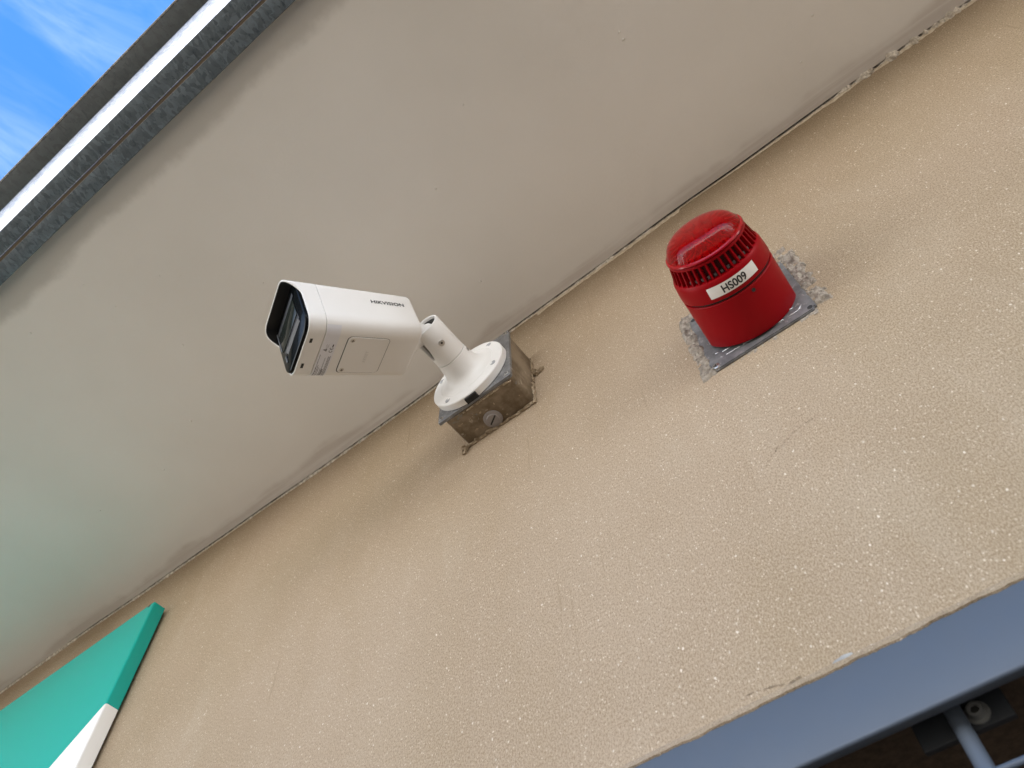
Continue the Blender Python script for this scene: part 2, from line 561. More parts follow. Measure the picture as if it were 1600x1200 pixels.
# ragged plaster bead and dark crack where soffit meets wall
vs, fs = [], []
M_, K_ = 1500, 6
for i in range(M_ + 1):
    x = -2.9 + 3.9 * i / M_
    a = fbm((x * 2.6, 4.2, 0), 4)
    b = noise.noise(Vector((x * 55, 1.1, 0)))
    c_ = noise.noise(Vector((x * 170, 7.7, 0)))
    rag = max(0, min(1, .5 + 1.6 * noise.noise(Vector((x * 3.7, 9.1, 3)))))      # crumbly stretches alternate with clean ones
    thin = .55 if x < -.5 else (1.9 if x > .08 else 1.0)
    r = .0014 + .0030 * a + thin * rag * (.0014 + .0050 * b + .0036 * c_)
    r = max(.0002, min(r, .0100))
    zc = interp(x, JZ)
    drop = .0008 * noise.noise(Vector((x * 80, 3.1, 2)))
    for k in range(K_ + 1):
        t = k / K_
        ang = t * PI / 2
        jit = 1 + (.06 + .42 * rag) * noise.noise(Vector((x * 240, k * 3.3, 5)))
        yy = -.0002 - r * .95 * math.cos(ang) * jit
        zz = zc + .0012 - r * 1.35 * math.sin(ang) * jit - drop
        if k == 0: zz = zc + .006
        if k == K_: yy = .001
        vs.append((x, yy, zz))
for i in range(M_):
    for k in range(K_):
        q = i * (K_ + 1) + k
        fs.append((q, q + 1, q + K_ + 2, q + K_ + 1))
bead = pydata('plaster_bead', vs, fs, PLASTER_EDGE, wall, False)
bead['kind'] = 'stuff'
# thin pale skim dragged onto the top of the wall in places
vs, fs = [], []
n_ = 900
for i in range(n_ + 1):
    x = -2.2 + 2.9 * i / n_
    b_ = max(0.0, min(1.0, .45 + 1.5 * noise.noise(Vector((x * 2.3 + 4, 2.5, 8)))))
    if -.30 < x < -.02: b_ = max(b_, .75)
    wd = .0006 + .015 * b_ * (.45 if x < -.5 else 1.0) * (.7 + .5 * noise.noise(Vector((x * 22, 0, 1))) + .35 * noise.noise(Vector((x * 120, 3, 1))))
    zc = interp(x, JZ) + .004
    for k, (t, yy) in enumerate(((0, .0002), (.25, -.0016), (.7, -.0010), (1, .0002))):
        vs.append((x, yy - .0005 * abs(noise.noise(Vector((x * 160, k * 2.2, 4)))) * (k in (1, 2)), zc - .004 * (k > 0) - wd * t))
    if i: fs += [(4 * (i - 1) + k, 4 * i + k, 4 * i + k + 1, 4 * (i - 1) + k + 1) for k in range(3)]
SKIM = m_mortar('pale_skim', (.53, .44, .325, 1), (.66, .58, .46, 1), .5)
skim = pydata('plaster_skim', vs, fs, SKIM, wall, True, 60)
skim['kind'] = 'stuff'

# ------------------------------------------------------------------ galvanised eaves edge
EZ = -.018
eave = empty('eaves_trim', (-.4, -.6, EZ), 'spangled galvanised metal edge trim along the outer rim of the soffit', 'metal trim')
o0 = Vector(eave.location)
def eb(name, y0, y1, z0, z1, mat, bev=.0012, xa=-5.0, xb=4.0):
    return box(name, (xa - o0.x, y0 - o0.y, z0 - o0.z), (xb - o0.x, y1 - o0.y, z1 - o0.z), mat, eave, bev)
eb('inner_flange', -.602, -.5785, EZ, EZ + .003, GALV_DARK)
eb('inner_lip', -.5815, -.5790, EZ + .0032, .019, GALV_DARK, .0005)
eb('sealant_joint', -.6068, -.6022, EZ + .0014, EZ + .006, SEALANT, .0006)
eb('outer_flange', -.6315, -.607, EZ, EZ + .003, GALV_DARK)
eb('seam_edge', -.6077, -.6067, EZ - .0008, EZ - .0001, GALV_BRIGHT, .0002)
eb('gutter_wall', -.652, -.6495, EZ + .002, .19, GALV_BRIGHT, .0006)
eb('gutter_rim', -.6745, -.6496, EZ - .001, EZ + .0018, GALV_GREY, .0008)
eb('gutter_bead', -.6775, -.6746, EZ - .0012, EZ + .012, GALV_BRIGHT, .0012)

# ------------------------------------------------------------------ green and white sign
SX = -1.165
sign = empty('wall_sign', (SX, -.005, -.45), 'green box sign with a white lower corner, fixed high on the wall', 'sign')
so = Vector(sign.location)
SF, SB = -.030, -.006
ZT, ZB, SL = -.132, -1.05, -2.5
# divide: side z at front -.357, back -.340; front runs down to the left
def sv(x, y, z): return Vector((x, y, z)) - so
r_ = .0025
def sign_piece(name, poly, mat, depth=(SF, SB), bev=.0022):
    bm = bmesh.new()
    f = [bm.verts.new(sv(x, depth[0], z)) for x, z in poly]
    b = [bm.verts.new(sv(x, depth[1], z + (dz if False else 0))) for (x, z), dz in zip(poly, [0] * len(poly))]
    bm.faces.new(f)
    bm.faces.new(list(reversed(b)))
    n = len(poly)
    for i in range(n):
        bm.faces.new((f[i], f[(i + 1) % n], b[(i + 1) % n], b[i]))
    return bm
slope = (.357 - .4276) / (-1.165 + 1.2522)
xe = SX - (1.05 - .352) / .81
# one folded tray: green upper region, white lower region meeting along a printed diagonal
gp = [(SX, ZT), (SX, -.352), (xe, ZB), (SL, ZB), (SL, ZT)]
wp = [(SX, -.3522), (SX, ZB), (xe + .0002, ZB)]
for nm, poly, mat in (('green_panel', gp, SIGN_GREEN), ('white_panel', wp, SIGN_WHITE)):
    bm = sign_piece(nm, poly, mat)
    bm.edges.ensure_lookup_table()
    es = []
    for e in bm.edges:
        a, b = e.verts[0].co + so, e.verts[1].co + so
        front = abs(a.y - SF) < 1e-5 and abs(b.y - SF) < 1e-5
        outer = (abs(a.x - SX) < 1e-5 and abs(b.x - SX) < 1e-5) or (abs(a.z - ZT) < 1e-5 and abs(b.z - ZT) < 1e-5)
        depthe = abs(a.y - b.y) > 1e-4 and abs(a.x - SX) < 1e-5 and abs(a.z - ZT) < 1e-5
        if (front and outer) or depthe: es.append(e)
    bmesh.ops.bevel(bm, geom=es, offset=.0035, segments=4, affect='EDGES', profile=.5)
    from_bm(nm, bm, mat, sign, True, 40)
box('sign_gap_shadow', tuple(sv(SL + .05, SB + .0005, ZB + .05)), tuple(sv(SX - .012, .001, ZT - .012)), BLACK, sign)  # black slab added in the gap, standing in for its shadow
# corner mark at the top: a small drilled weep slot with a dark rim
lathe('corner_rivet', [(.0001, .0006), (.0018, .0006), (.0032, .0002), (.0032, -.0005)], SOCKET, sign, 16,
      axes_matrix(sv(SX - .013, SF - .0001, ZT - .006), Vector((1, 0, 0)), Vector((0, 0, 1)), Vector((0, -1, 0))))

# ------------------------------------------------------------------ screws
def screw(parent, pos, normal, r=.004, cross='x', mat=STEEL, name='screw', h=.0016, spin=.4):
    ex, ey, ez = frame_from(normal, Vector((.3, .2, .93)) if abs(normal.z) < .9 else Vector((1, 0, 0)))
    ca, sa = math.cos(spin), math.sin(spin)
    ex, ey = ex * ca + ey * sa, ey * ca - ex * sa
    M = axes_matrix(pos, ex, ey, ez)
    o = lathe(name, [(.0001, h), (r * .70, h), (r * .93, h * .75), (r, h * .3), (r, -.001)], mat, parent, 20, M)
    bm = bmesh.new()
    if cross == 'x':
        box_bm(bm, (-r * .62, -r * .13, h - .0004), (r * .62, r * .13, h + .00012), M)
        box_bm(bm, (-r * .13, -r * .62, h - .0003), (r * .13, r * .62, h + .00016), M)
        from_bm('screw_slot', bm, SOCKET, o)
    else:
        bm.free()
        lathe('screw_slot', [(.0001, h + .00015), (r * .38, h + .00015), (r * .38, h - .0005)], SOCKET, o, 6, M, False)
    return o

# ------------------------------------------------------------------ junction box
BX0, BX1, BZ0, BZ1, BY = -.4400, -.3205, -.2635, -.142, -.0515
jb = empty('junction_box', (-.38, 0, -.2), 'square metal junction box smeared with brown render, carrying the white camera', 'junction box')
jo = Vector(jb.location)
def J(x, y, z): return Vector((x, y, z)) - jo
bm = bmesh.new()
vs_ = box_bm(bm, tuple(J(BX0, BY, BZ0)), tuple(J(BX1, .004, BZ1)), None, 0)
ed = [e for e in bm.edges if abs(e.verts[0].co.y - e.verts[1].co.y) > .02]
bmesh.ops.bevel(bm, geom=ed, offset=.006, segments=4, affect='EDGES', profile=.5)
bmesh.ops.subdivide_edges(bm, edges=[e for e in bm.edges if e.calc_length() > .02], cuts=12, use_grid_fill=True)
for v in bm.verts:
    d = fbm((v.co.x * 45, v.co.y * 45, v.co.z * 45 + 3))
    v.co += Vector((v.co.x, 0, v.co.z)).normalized() * max(0, d) * .0011
from_bm('box_body', bm, BOXM, jb, True, 30)
PX0, PX1, PZ0, PZ1 = -.4505, -.3205 + .0005, -.2625, -.128
bm = bmesh.new()
box_bm(bm, tuple(J(PX0, -.0568, PZ0)), tuple(J(PX1, -.0520, PZ1)), None, 0)
ed = [e for e in bm.edges if abs(e.verts[0].co.y - e.verts[1].co.y) > .002]
bmesh.ops.bevel(bm, geom=ed, offset=.0035, segments=3, affect='EDGES', profile=.5)
ed = [e for e in bm.edges if abs(e.verts[0].co.y - e.verts[1].co.y) < .0005 and e.verts[0].co.y < -.0545]
bmesh.ops.bevel(bm, geom=ed, offset=.0008, segments=2, affect='EDGES', profile=.5)
from_bm('cover_plate', bm, PLATE, jb, True, 30)
for sx, sz in ((PX0 + .0065, PZ0 + .0075), (PX1 - .0065, PZ0 + .0075), (PX1 - .0065, PZ1 - .0075), (PX0 + .0065, PZ1 - .0075)):
    screw(jb, J(sx, -.0568, sz), Vector((0, -1, 0)), .0036, spin=random.random())
# blanking plug on the underside
Mp = axes_matrix(J(-.3835, -.0155, BZ0 - .0002), Vector((1, 0, 0)), Vector((0, -1, 0)), Vector((0, 0, -1)))
plug = lathe('blanking_plug', [(.0001, .0036), (.0085, .0036), (.0092, .0030), (.0098, .0022), (.0122, .0022), (.0136, .0014), (.014, 0), (.014, -.003)], GREY_PLUG, jb, 40, Mp)
bm = bmesh.new()
box_bm(bm, (-.0085, -.0011, .0030), (.0085, .0011, .0038), Mp @ Matrix.Rotation(.55, 4, 'Z'))
from_bm('plug_slot', bm, SOCKET, plug)

def blobs(name, items, mat, parent, off, sub=3, rough=.45, freq=140):
    """lumpy mortar: [(centre, (rx, ry, rz))] as noise-displaced blobs, one mesh"""
    bm = bmesh.new()
    for c_, rad in items:
        rr = bmesh.ops.create_icosphere(bm, subdivisions=sub, radius=1.0)
        for v in rr['verts']:
            p = Vector((v.co.x * rad[0], v.co.y * rad[1], v.co.z * rad[2])) + Vector(c_)
            d = 1 + rough * fbm((p.x * freq, p.y * freq, p.z * freq), 3)
            v.co = Vector((v.co.x * rad[0], v.co.y * rad[1], v.co.z * rad[2])) * d + Vector(c_) - off
    return from_bm(name, bm, mat, parent, True, 45)

items = []
rnd = random.Random(3)
t = 0
while t < 1:                                             # along the bottom, then up the right side
    x = BX0 - .004 + (BX1 - BX0 + .006) * t
    items.append(((x, -.002 + rnd.uniform(-.001, .001), BZ0 - .002 + rnd.uniform(-.002, .002)), (rnd.uniform(.003, .007), rnd.uniform(.0010, .0030), rnd.uniform(.0006, .0024))))
    t += .030
t = 0
while t < 1:
    z = BZ0 + (BZ1 - BZ0) * t
    items.append(((BX1 + .001, -.002, z), (rnd.uniform(.0012, .0028), rnd.uniform(.0016, .004), rnd.uniform(.003, .007))))
    t += .035
mo = blobs('mortar_fillet', items, SMEAR, jb, jo, 2, .9, 260)
mo['kind'] = 'stuff'
items = []                                               # torn mortar round the fixing lugs
for cx, cz, dx, dz in ((BX1 + .007, -.196, 1, .35), (BX0 - .004, BZ0 - .004, -.25, -1)):
    for i in range(26):
        f = rnd.random()
        items.append(((cx + dx * .011 * f + rnd.uniform(-.004, .003), -.001 - .008 * (1 - f) * rnd.random(), cz + dz * .011 * f + rnd.uniform(-.004, .004)),
                      (rnd.uniform(.0008, .0030), rnd.uniform(.0010, .0035), rnd.uniform(.001, .0034))))
mo = blobs('mortar_lump', items, SMEAR, jb, jo, 2, 1.0, 320)
mo['kind'] = 'stuff'
items = [((rnd.uniform(BX0 + .008, BX1 - .008), rnd.uniform(BY + .002, -.004), BZ0 + .0001), (rnd.uniform(.001, .0035), rnd.uniform(.0008, .002), .0007)) for i in range(12)]
items += [((rnd.uniform(BX0 + .02, BX1 - .004), BY + .0025, BZ0 - .0004), (rnd.uniform(.002, .006), rnd.uniform(.0008, .0022), .0010)) for i in range(18)]
mo = blobs('render_splash', items, SMEAR, jb, jo, 2, 1.0, 300)
mo['kind'] = 'stuff'

# ------------------------------------------------------------------ white bullet camera on its bracket
FC = Vector((-.3885, -.0572, -.2005))
bc = empty('bullet_camera', FC, 'white bullet security camera on a round white bracket, pointing down to the left', 'security camera')
def Mw(loc, ex=Vector((1, 0, 0)), ez=Vector((0, -1, 0))):
    ex, ey, ez = frame_from(ez, ex)
    return axes_matrix(loc, ex, ey, ez)
MF = Mw(Vector((0, 0, 0)))                               # local z comes out of the wall
RF = .0640
flange = lathe('mount_flange', [(.010, .0), (RF - .0006, .0), (RF, .0008), (RF, .0105), (RF - .0012, .0118), (.0480, .0134), (.0474, .0129), (.0468, .0136),
                (.040, .0146), (.0345, .0166), (.0305, .0202), (.0278, .0255), (.0262, .032), (.0252, .040), (.0246, .0480), (.0236, .0484), (.020, .0484)], WHITE, bc, 96, MF, True, 32)
for ang in (42, -28, -128, 152):                         # screw holes
    a = math.radians(ang)
    c_ = MF @ Vector((.0545 * math.cos(a), .0545 * math.sin(a), .01245))
    lathe('screw_hole', [(.0001, .0004), (.0030, .0004), (.0042, .00062), (.0046, .0003), (.0046, -.001)], m_plastic('hole_grey', (.33, .34, .35, 1), .5) if 'hole_grey' not in bpy.data.materials else bpy.data.materials['hole_grey'], flange, 20, Mw(c_))
# cable notch at the bottom of the rim
a = math.radians(-86)
bm = bmesh.new()
box_bm(bm, (-.0095, -.004, .0008), (.0095, .0007, .0092), Matrix.Rotation(a + PI / 2, 4, 'Z') @ Matrix.Translation((0, -RF, 0)))
for v in bm.verts: v.co = MF @ v.co
from_bm('cable_notch', bm, BLACK, flange)

# upper tube, open at its outer end
ZS, ZE = .0489, .1075
def tube_end(a):                                         # rim height round the tube: two notches for tilting
    d1 = abs((a - math.radians(-136) + PI) % (2 * PI) - PI)
    n1 = .045 * max(0, 1 - (d1 / .42) ** 2) ** .5 if d1 < .42 else 0
    return ZE - n1
vs, fs = [], []
SEG = 96
RO, RI = .0240, .0202
for i in range(SEG):
    a = 2 * PI * i / SEG
    e = tube_end(a)
    for r, h in ((RI, ZS + .004), (RO - .0006, ZS), (RO, ZS + .0006), (RO, min(ZS + .006, e - .006)), (RO, min(ZS + .03, e - .004)), (RO, e - .0012), (RO - .0010, e), (RI + .0008, e), (RI, e - .001), (RI, ZS + .005)):
        vs.append(MF @ Vector((r * math.cos(a), r * math.sin(a), h)))
K = 10
for i in range(SEG):
    j = (i + 1) % SEG
    for k in range(K - 1): fs.append((i * K + k, j * K + k, j * K + k + 1, i * K + k + 1))
tube = pydata('swivel_tube', vs, fs, WHITE, bc, True, 40)
lathe('tube_lining', [(.0001, ZS + .008), (RI - .0004, ZS + .008), (RI - .0004, ZE - .004)], DARKIN, tube, 40, MF)
def on_tube(deg, h, r):
    a = math.radians(deg)
    p = MF @ Vector((r * math.cos(a), r * math.sin(a), h))
    nrm = (MF.to_3x3() @ Vector((math.cos(a), math.sin(a), 0)))
    return p, nrm
p, nr = on_tube(-62, .0795, RO - .0002)
s_ = screw(bc, p, nr, .0047, 'hex', STEEL, 'clamp_screw', .0009)
p, nr = on_tube(2, .0405, .0250)
s_ = screw(bc, p, nr, .0034, 'hex', STEEL, 'clamp_screw', .0009)

# body frame solved from the photograph's perspective
AZ, EL, RO_ = -2.1315, -0.4476, -0.1716
ax = Vector((math.cos(EL) * math.cos(AZ), math.cos(EL) * math.sin(AZ), math.sin(EL)))
nn = ax.cross(Vector((0, 0, 1))).normalized()
if nn.y > 0: nn = -nn
uu = nn.cross(ax)
if uu.z < 0: uu = -uu
nn, uu = nn * math.cos(RO_) + uu * math.sin(RO_), uu * math.cos(RO_) - nn * math.sin(RO_)
OB = Vector((-.41318, -.17221, -.21237)) - FC
BW, BH, BL, TAP, RC = .1030, .0915, .1631, .9020, .0205
def kk(l): return 1 + (TAP - 1) * (1 - l / BL)
def out2(q, w=BW, h=BH, rc=RC):
    """outline by arc length q from the middle of the underside, towards the logo side; returns point and normal"""
    wf, hf, ar = w / 2 - rc, h / 2 - rc, rc * PI / 2
    per = 4 * (wf + hf) + 4 * ar
    q = (q + per / 2) % per - per / 2
    sg = 1 if q >= 0 else -1
    q = abs(q)
    if q < wf: r = (q, -h / 2, 0, -1)
    elif q < wf + ar:
        t = (q - wf) / rc
        r = (wf + rc * math.sin(t), -hf - rc * math.cos(t), math.sin(t), -math.cos(t))
    elif q < wf + ar + 2 * hf: r = (w / 2, -hf + (q - wf - ar), 1, 0)
    elif q < wf + 2 * ar + 2 * hf:
        t = (q - wf - ar - 2 * hf) / rc
        r = (wf + rc * math.cos(t), hf + rc * math.sin(t), math.cos(t), math.sin(t))
    else: r = (max(0, wf - (q - wf - 2 * ar - 2 * hf)), h / 2, 0, 1)
    return sg * r[0], r[1], sg * r[2], r[3]
PER = 4 * (BW / 2 - RC + BH / 2 - RC) + 2 * PI * RC
def surf(l, q, off=0.0):
    s, t, a, b = out2(q)
    return OB + ax * l + (nn * s + uu * t) * kk(l) + (nn * a + uu * b) * off
NQ = 120
QS = [PER * i / NQ for i in range(NQ)]
def loft(name, rings, mat, parent, close=(False, False), smooth=True, angle=35):
    vs, fs = [], []
    n = len(rings[0])
    for r in rings: vs.extend(r)
    for i in range(len(rings) - 1):
        for j in range(n):
            k = (j + 1) % n
            fs.append((i * n + j, i * n + k, (i + 1) * n + k, (i + 1) * n + j))
    if close[0]: fs.append(tuple(range(n)))
    if close[1]: fs.append(tuple((len(rings) - 1) * n + j for j in range(n)))
    return pydata(name, vs, fs, mat, parent, smooth, angle)
LS = .1362
def ring(l, off): return [surf(l, q, off) for q in QS]
body = loft('housing', [ring(-.001, -.016), ring(-.0008, -.010), ring(.0002, -.005), ring(.0022, -.0018), ring(.0055, 0), ring(.05, 0), ring(.1, 0), ring(LS - .0006, 0), ring(LS, -.0006), ring(LS, -.003)], WHITE, bc, (True, False))
# front cap with visor
def lf(q):
    s, t, a, b = out2(q)
    x = (t / (BH / 2) - .22) / .74
    x = max(0, min(1, x))
    x = x * x * (3 - 2 * x)
    return BL - .0042 + .0190 * x
def vring(dl, off): return [surf(lf(q) + dl, q, off) for q in QS]
cap = loft('front_cap', [ring(LS + .0004, -.003), ring(LS + .0004, -.0005), ring(LS + .0010, .0002), ring(BL - .008, .0002), vring(-.0008, .0002), vring(0, -.0004), vring(0, -.0018), vring(-.0005, -.0022)], WHITE, bc)
lin_ = loft('visor_lining', [vring(-.0006, -.0021), vring(-.0012, -.0027), ring(BL - .0065, -.0027)], BLACK, cap)
# black front plate, standing a little proud of the lower rim
def face_ring(l, inset): return [surf(BL, q, -inset) + ax * (l - BL) for q in QS]
plate = loft('front_plate', [face_ring(BL - .006, .0030), face_ring(BL - .0018, .0030), face_ring(BL - .0006, .0036), face_ring(BL, .0050)], GLASS, bc, (False, True))
def MFACE(l): return axes_matrix(OB + ax * l, nn, uu, ax)
hw, hh = BW / 2, BH / 2
def fbox(name, s0, s1, t0, t1, z0, z1, mat, parent, bev=.0006):
    return box(name, (s0 * hw, t0 * hh, z0), (s1 * hw, t1 * hh, z1), mat, parent, bev, MFACE(BL))
fbox('lens_window', -.70, .60, -.14, .50, .0002, .0012, LENSW, plate)
fbox('groove', -.74, .66, .53, .68, .0001, .0006, BLACK, plate, .0002)
fbox('groove', -.66, .64, -.36, -.17, .0001, .0006, BLACK, plate, .0002)
# sloping step under the lens window, its reflected gleam put into the pale colour
vs = [(-.50, -.37, .0003), (.62, -.37, .0003), (.62, -.37, .0026), (-.50, -.37, .0026), (-.50, -.47, .0003), (.62, -.47, .0003)]
vs = [MFACE(BL) @ Vector((a * hw, b * hh, c_)) for a, b, c_ in vs]
STEPM = Mat('pale_step', (.085, .09, .10, 1), .3, 0, .3)
pydata('window_step', vs, [(0, 1, 2, 3), (3, 2, 5, 4), (0, 3, 4), (1, 5, 2), (0, 4, 5, 1)], STEPM, plate)
fbox('window_rim', -.82, -.775, -.02, .72, .0002, .0012, STEPM, plate, .0003)
fbox('window_rim', -.70, -.63, -.60, -.36, .0002, .0012, STEPM, plate, .0003)

# arm from the back of the body into the swivel tube
PV = MF @ Vector((.0, .002, .092))
RB = OB + ax * .0 - ax * .001
dv = (PV - RB)
Ma = Mw(RB, Vector((0, 0, 1)), dv)
dl = dv.length
lathe('arm', [(.030, -.002), (.0295, .001), (.026, .004), (.0205, dl * .30), (.0165, dl * .55), (.0140, dl * .8), (.0150, dl * .95), (.0115, dl + .008), (.0001, dl + .012)], WHITE, bc, 48, Ma, True, 50)

# underside details follow the curved skin
def patch(name, l0, l1, q0, q1, off, mat, parent, nl=2, nq=14, thick=.0):
    vs, fs = [], []
    for i in range(nl + 1):
        for j in range(nq + 1):
            vs.append(surf(l0 + (l1 - l0) * i / nl, q0 + (q1 - q0) * j / nq, off))
    for i in range(nl):
        for j in range(nq):
            a = i * (nq + 1) + j
            fs.append((a, a + 1, a + nq + 2, a + nq + 1))
    return pydata(name, vs, fs, mat, parent, True, 60)
def q_of(s): return s * hw if abs(s) <= 1 - RC / hw else math.copysign(hw - RC + (abs(s) - (1 - RC / hw)) * hw * 1.25, s)
label_q0, label_q1 = -.0445, .0475
label = patch('rating_label', .1165, .1352, label_q0, label_q1, .00025, SILVER, body, 2, 30)
def on_skin(name, vf, l_c, q_c, dirx, off, mat, parent):
    """flat lettering wrapped on the skin; dirx: 'q' text runs towards +q, 'l' text runs towards the back"""
    vs, fs = vf
    o = []
    for x, y in vs:
        if dirx == 'q': l, q = l_c - y * -1 * -1, q_c + x
        else: l, q = l_c - x, q_c + y
        o.append(surf(l, q, off))
    return pydata(name, o, fs, mat, parent)
def rects(lst):
    vs, fs = [], []
    for x0, x1, y0, y1 in lst:
        i = len(vs)
        vs.extend([(x0, y0), (x1, y0), (x1, y1), (x0, y1)])
        fs.append((i, i + 1, i + 2, i + 3))
    return vs, fs
def arcpoly(cx, cy, r0, r1, a0, a1, n=14, xs=1.0):
    vs, fs = [], []
    for i in range(n + 1):
        a = math.radians(a0 + (a1 - a0) * i / n)
        for r in (r0, r1): vs.append((cx + r * math.cos(a) * xs, cy + r * math.sin(a)))
    for i in range(n): fs.append((2 * i, 2 * i + 1, 2 * i + 3, 2 * i + 2))
    return vs, fs
def join(*vfs):
    vs, fs = [], []
    for v, f in vfs:
        k = len(vs)
        vs += v
        fs += [tuple(i + k for i in q) for q in f]
    return vs, fs
LC = .1258                                               # label centre line; text runs towards +q, its top faces the front
def lab(vf, q_c, l_c, mat=INK, name='print'): return on_skin(name, vf, l_c, q_c, 'q', .0004, mat, label)
# y>0 of a text is towards the front: l = l_c - y*(-1)*(-1) = l_c - y -> flip once here
def flip(vf): return [(x, -y) for x, y in vf[0]], vf[1]
# CE mark
ce = join(arcpoly(-.0028, 0, .0016, .0023, 55, 305), arcpoly(.0022, 0, .0016, .0023, 55, 305), rects([(.0002, .0020, -.0003, .0003)]))
lab(flip(ce), .0082, LC - .0042)
# triangle mark with inner stroke
tri = ([(-.0028, -.0022), (.0028, -.0022), (0, .0028), (-.0018, -.0015), (.0018, -.0015), (0, .0015)], [(0, 1, 4, 3), (1, 2, 5, 4), (2, 0, 3, 5)])
lab(flip(join(tri, rects([(-.0003, .0003, -.0011, .0007), (-.0014, .0014, -.0011, -.0007)]))), .0075, LC + .0036)
# recycling style strokes
rec = rects([(-.0030, -.0026, -.0018, .0018), (-.0012, .0002, .0012, .0016), (-.0012, .0002, -.0016, -.0012), (-.0008, -.0004, -.0012, .0012), (.0012, .0024, .0010, .0014), (.0012, .0024, -.0014, -.0010)])
lab(flip(rec), .0150, LC + .002, GREYINK)
lab(flip(rects([(-.0025, .0025, -.0006, .0008)])), .0150, LC - .0052)
# lines of fine print (too small to read) and a bar strip
rl = random.Random(11)
lines = []
for k, yy in enumerate((.0072, .0052, .0036, .0010, -.0006, -.0042, -.0055, -.0068)):
    x = -.0425
    end = (-.0010, -.020, -.024, -.026, -.006, -.004, -.004, -.003)[k]
    while x < end:
        wd = rl.uniform(.0008, .0030)
        lines.append((x, min(x + wd, end), yy - .00028 * (1.9 if k == 0 and x < -.026 else 1), yy + .00028 * (1.9 if k == 0 and x < -.026 else 1)))
        x += wd + rl.uniform(.0003, .0007)
lab(flip(rects(lines)), .0, LC)
bars = []
x = -.0415
while x < -.027:
    wd = rl.choice((.00025, .0004, .0006))
    bars.append((x, x + wd, -.0028, -.0010))
    x += wd + rl.choice((.0002, .00035, .0005))
lab(flip(rects(bars)), .0, LC)
# access panel: thin raised plate with rounded corners and a dark joint round it
def round_rect(x0, x1, y0, y1, r, n=6):
    pts = []
    for cx, cy, a0 in ((x1 - r, y1 - r, 0), (x0 + r, y1 - r, 90), (x0 + r, y0 + r, 180), (x1 - r, y0 + r, 270)):
        for i in range(n + 1):
            a = math.radians(a0 + 90 * i / n)
            pts.append((cx + r * math.cos(a), cy + r * math.sin(a)))
    return pts
PL0, PL1, PQ0, PQ1 = .0455, .1048, -.0335, .0330
rr = round_rect(PL0, PL1, PQ0, PQ1, .006)
ri = round_rect(PL0 + .0005, PL1 - .0011, PQ0 + .0005, PQ1 - .0006, .0056)
n_ = len(rr)
joint = pydata('panel_joint', [surf(l, q, .0002) for l, q in rr] + [surf(l, q, .0002) for l, q in ri], [(i, (i + 1) % n_, n_ + (i + 1) % n_, n_ + i) for i in range(n_)], SOCKET, body)
ro2 = round_rect(PL0 + .0006, PL1 - .0012, PQ0 + .0006, PQ1 - .0006, .0054)
ri2 = round_rect(PL0 + .0010, PL1 - .0016, PQ0 + .0010, PQ1 - .0010, .0050)
vs = [surf(l, q, .0001) for l, q in ro2] + [surf(l, q, .0008) for l, q in ri2]
fs = [(i, (i + 1) % n_, n_ + (i + 1) % n_, n_ + i) for i in range(n_)] + [tuple(n_ + i for i in range(n_))]
panel = pydata('access_panel', vs, fs, WHITE, body, True, 30)
for q in (.0265, -.0275): screw(panel, surf(.0975, q, .0008), -uu, .0032, spin=q * 20 + 1, h=.0007)
on_skin('embossed_word', flip(text_mesh('RESET', .0042, 0, 1.15, 1.25)), .0715, -.002, 'q', .0010, EMBOSS, panel)
# slots in the front cap
for s0, s1 in ((.36, .50), (-.50, -.34)): patch('cap_slot', .1500, .1535, s0 * hw, s1 * hw, .0005, SOCKET, cap, 1, 2)
# maker's name on the side
QN = (BW / 2 - RC) + RC * PI / 2 + (BH / 2 - RC)         # arc length of the side's centre line
on_skin('side_lettering', text_mesh('HIKVISION', .0070, .00024, 1.02, 1.04), .0412, QN + .0105, 'l', .0003, INK, body)

# ------------------------------------------------------------------ red sounder beacon on its plate
PLX0, PLX1, PLZ0, PLZ1 = -.0825, .0465, -.4485, -.3190
mp_ = empty('mounting_plate', (-.018, 0, -.384), 'square grey metal cover plate let into the wall behind the red sounder', 'cover plate')
mo_ = Vector(mp_.location)
def P_(x, y, z): return Vector((x, y, z)) - mo_
bm = bmesh.new()
box_bm(bm, tuple(P_(PLX0, -.0035, PLZ0)), tuple(P_(PLX1, .002, PLZ1)), None, 0)
ed = [e for e in bm.edges if abs(e.verts[0].co.y - e.verts[1].co.y) > .002]
bmesh.ops.bevel(bm, geom=ed, offset=.004, segments=3, affect='EDGES')
ed = [e for e in bm.edges if abs(e.verts[0].co.y - e.verts[1].co.y) < .0005 and e.verts[0].co.y < -.001]
bmesh.ops.bevel(bm, geom=ed, offset=.0012, segments=2, affect='EDGES')
from_bm('plate', bm, PLATE, mp_, True, 30)
screw(mp_, P_(-.0760, -.0035, -.4425), Vector((0, -1, 0)), .0046, spin=.2)
screw(mp_, P_(.0405, -.0035, -.3265), Vector((0, -1, 0)), .0042, spin=.9)
for hx, hz in ((.0398, -.4425), (-.0762, -.3255)):
    lathe('screw_hole', [(.0001, .0001), (.0026, .0001), (.003, .0003), (.003, -.001)], SOCKET, mp_, 16, Mw(P_(hx, -.0035, hz)))
BEADM = Mat('pressed_rib_glint', (.75, .75, .76, 1), .25, .7)  # glints along the ribs put into a paler metal colour
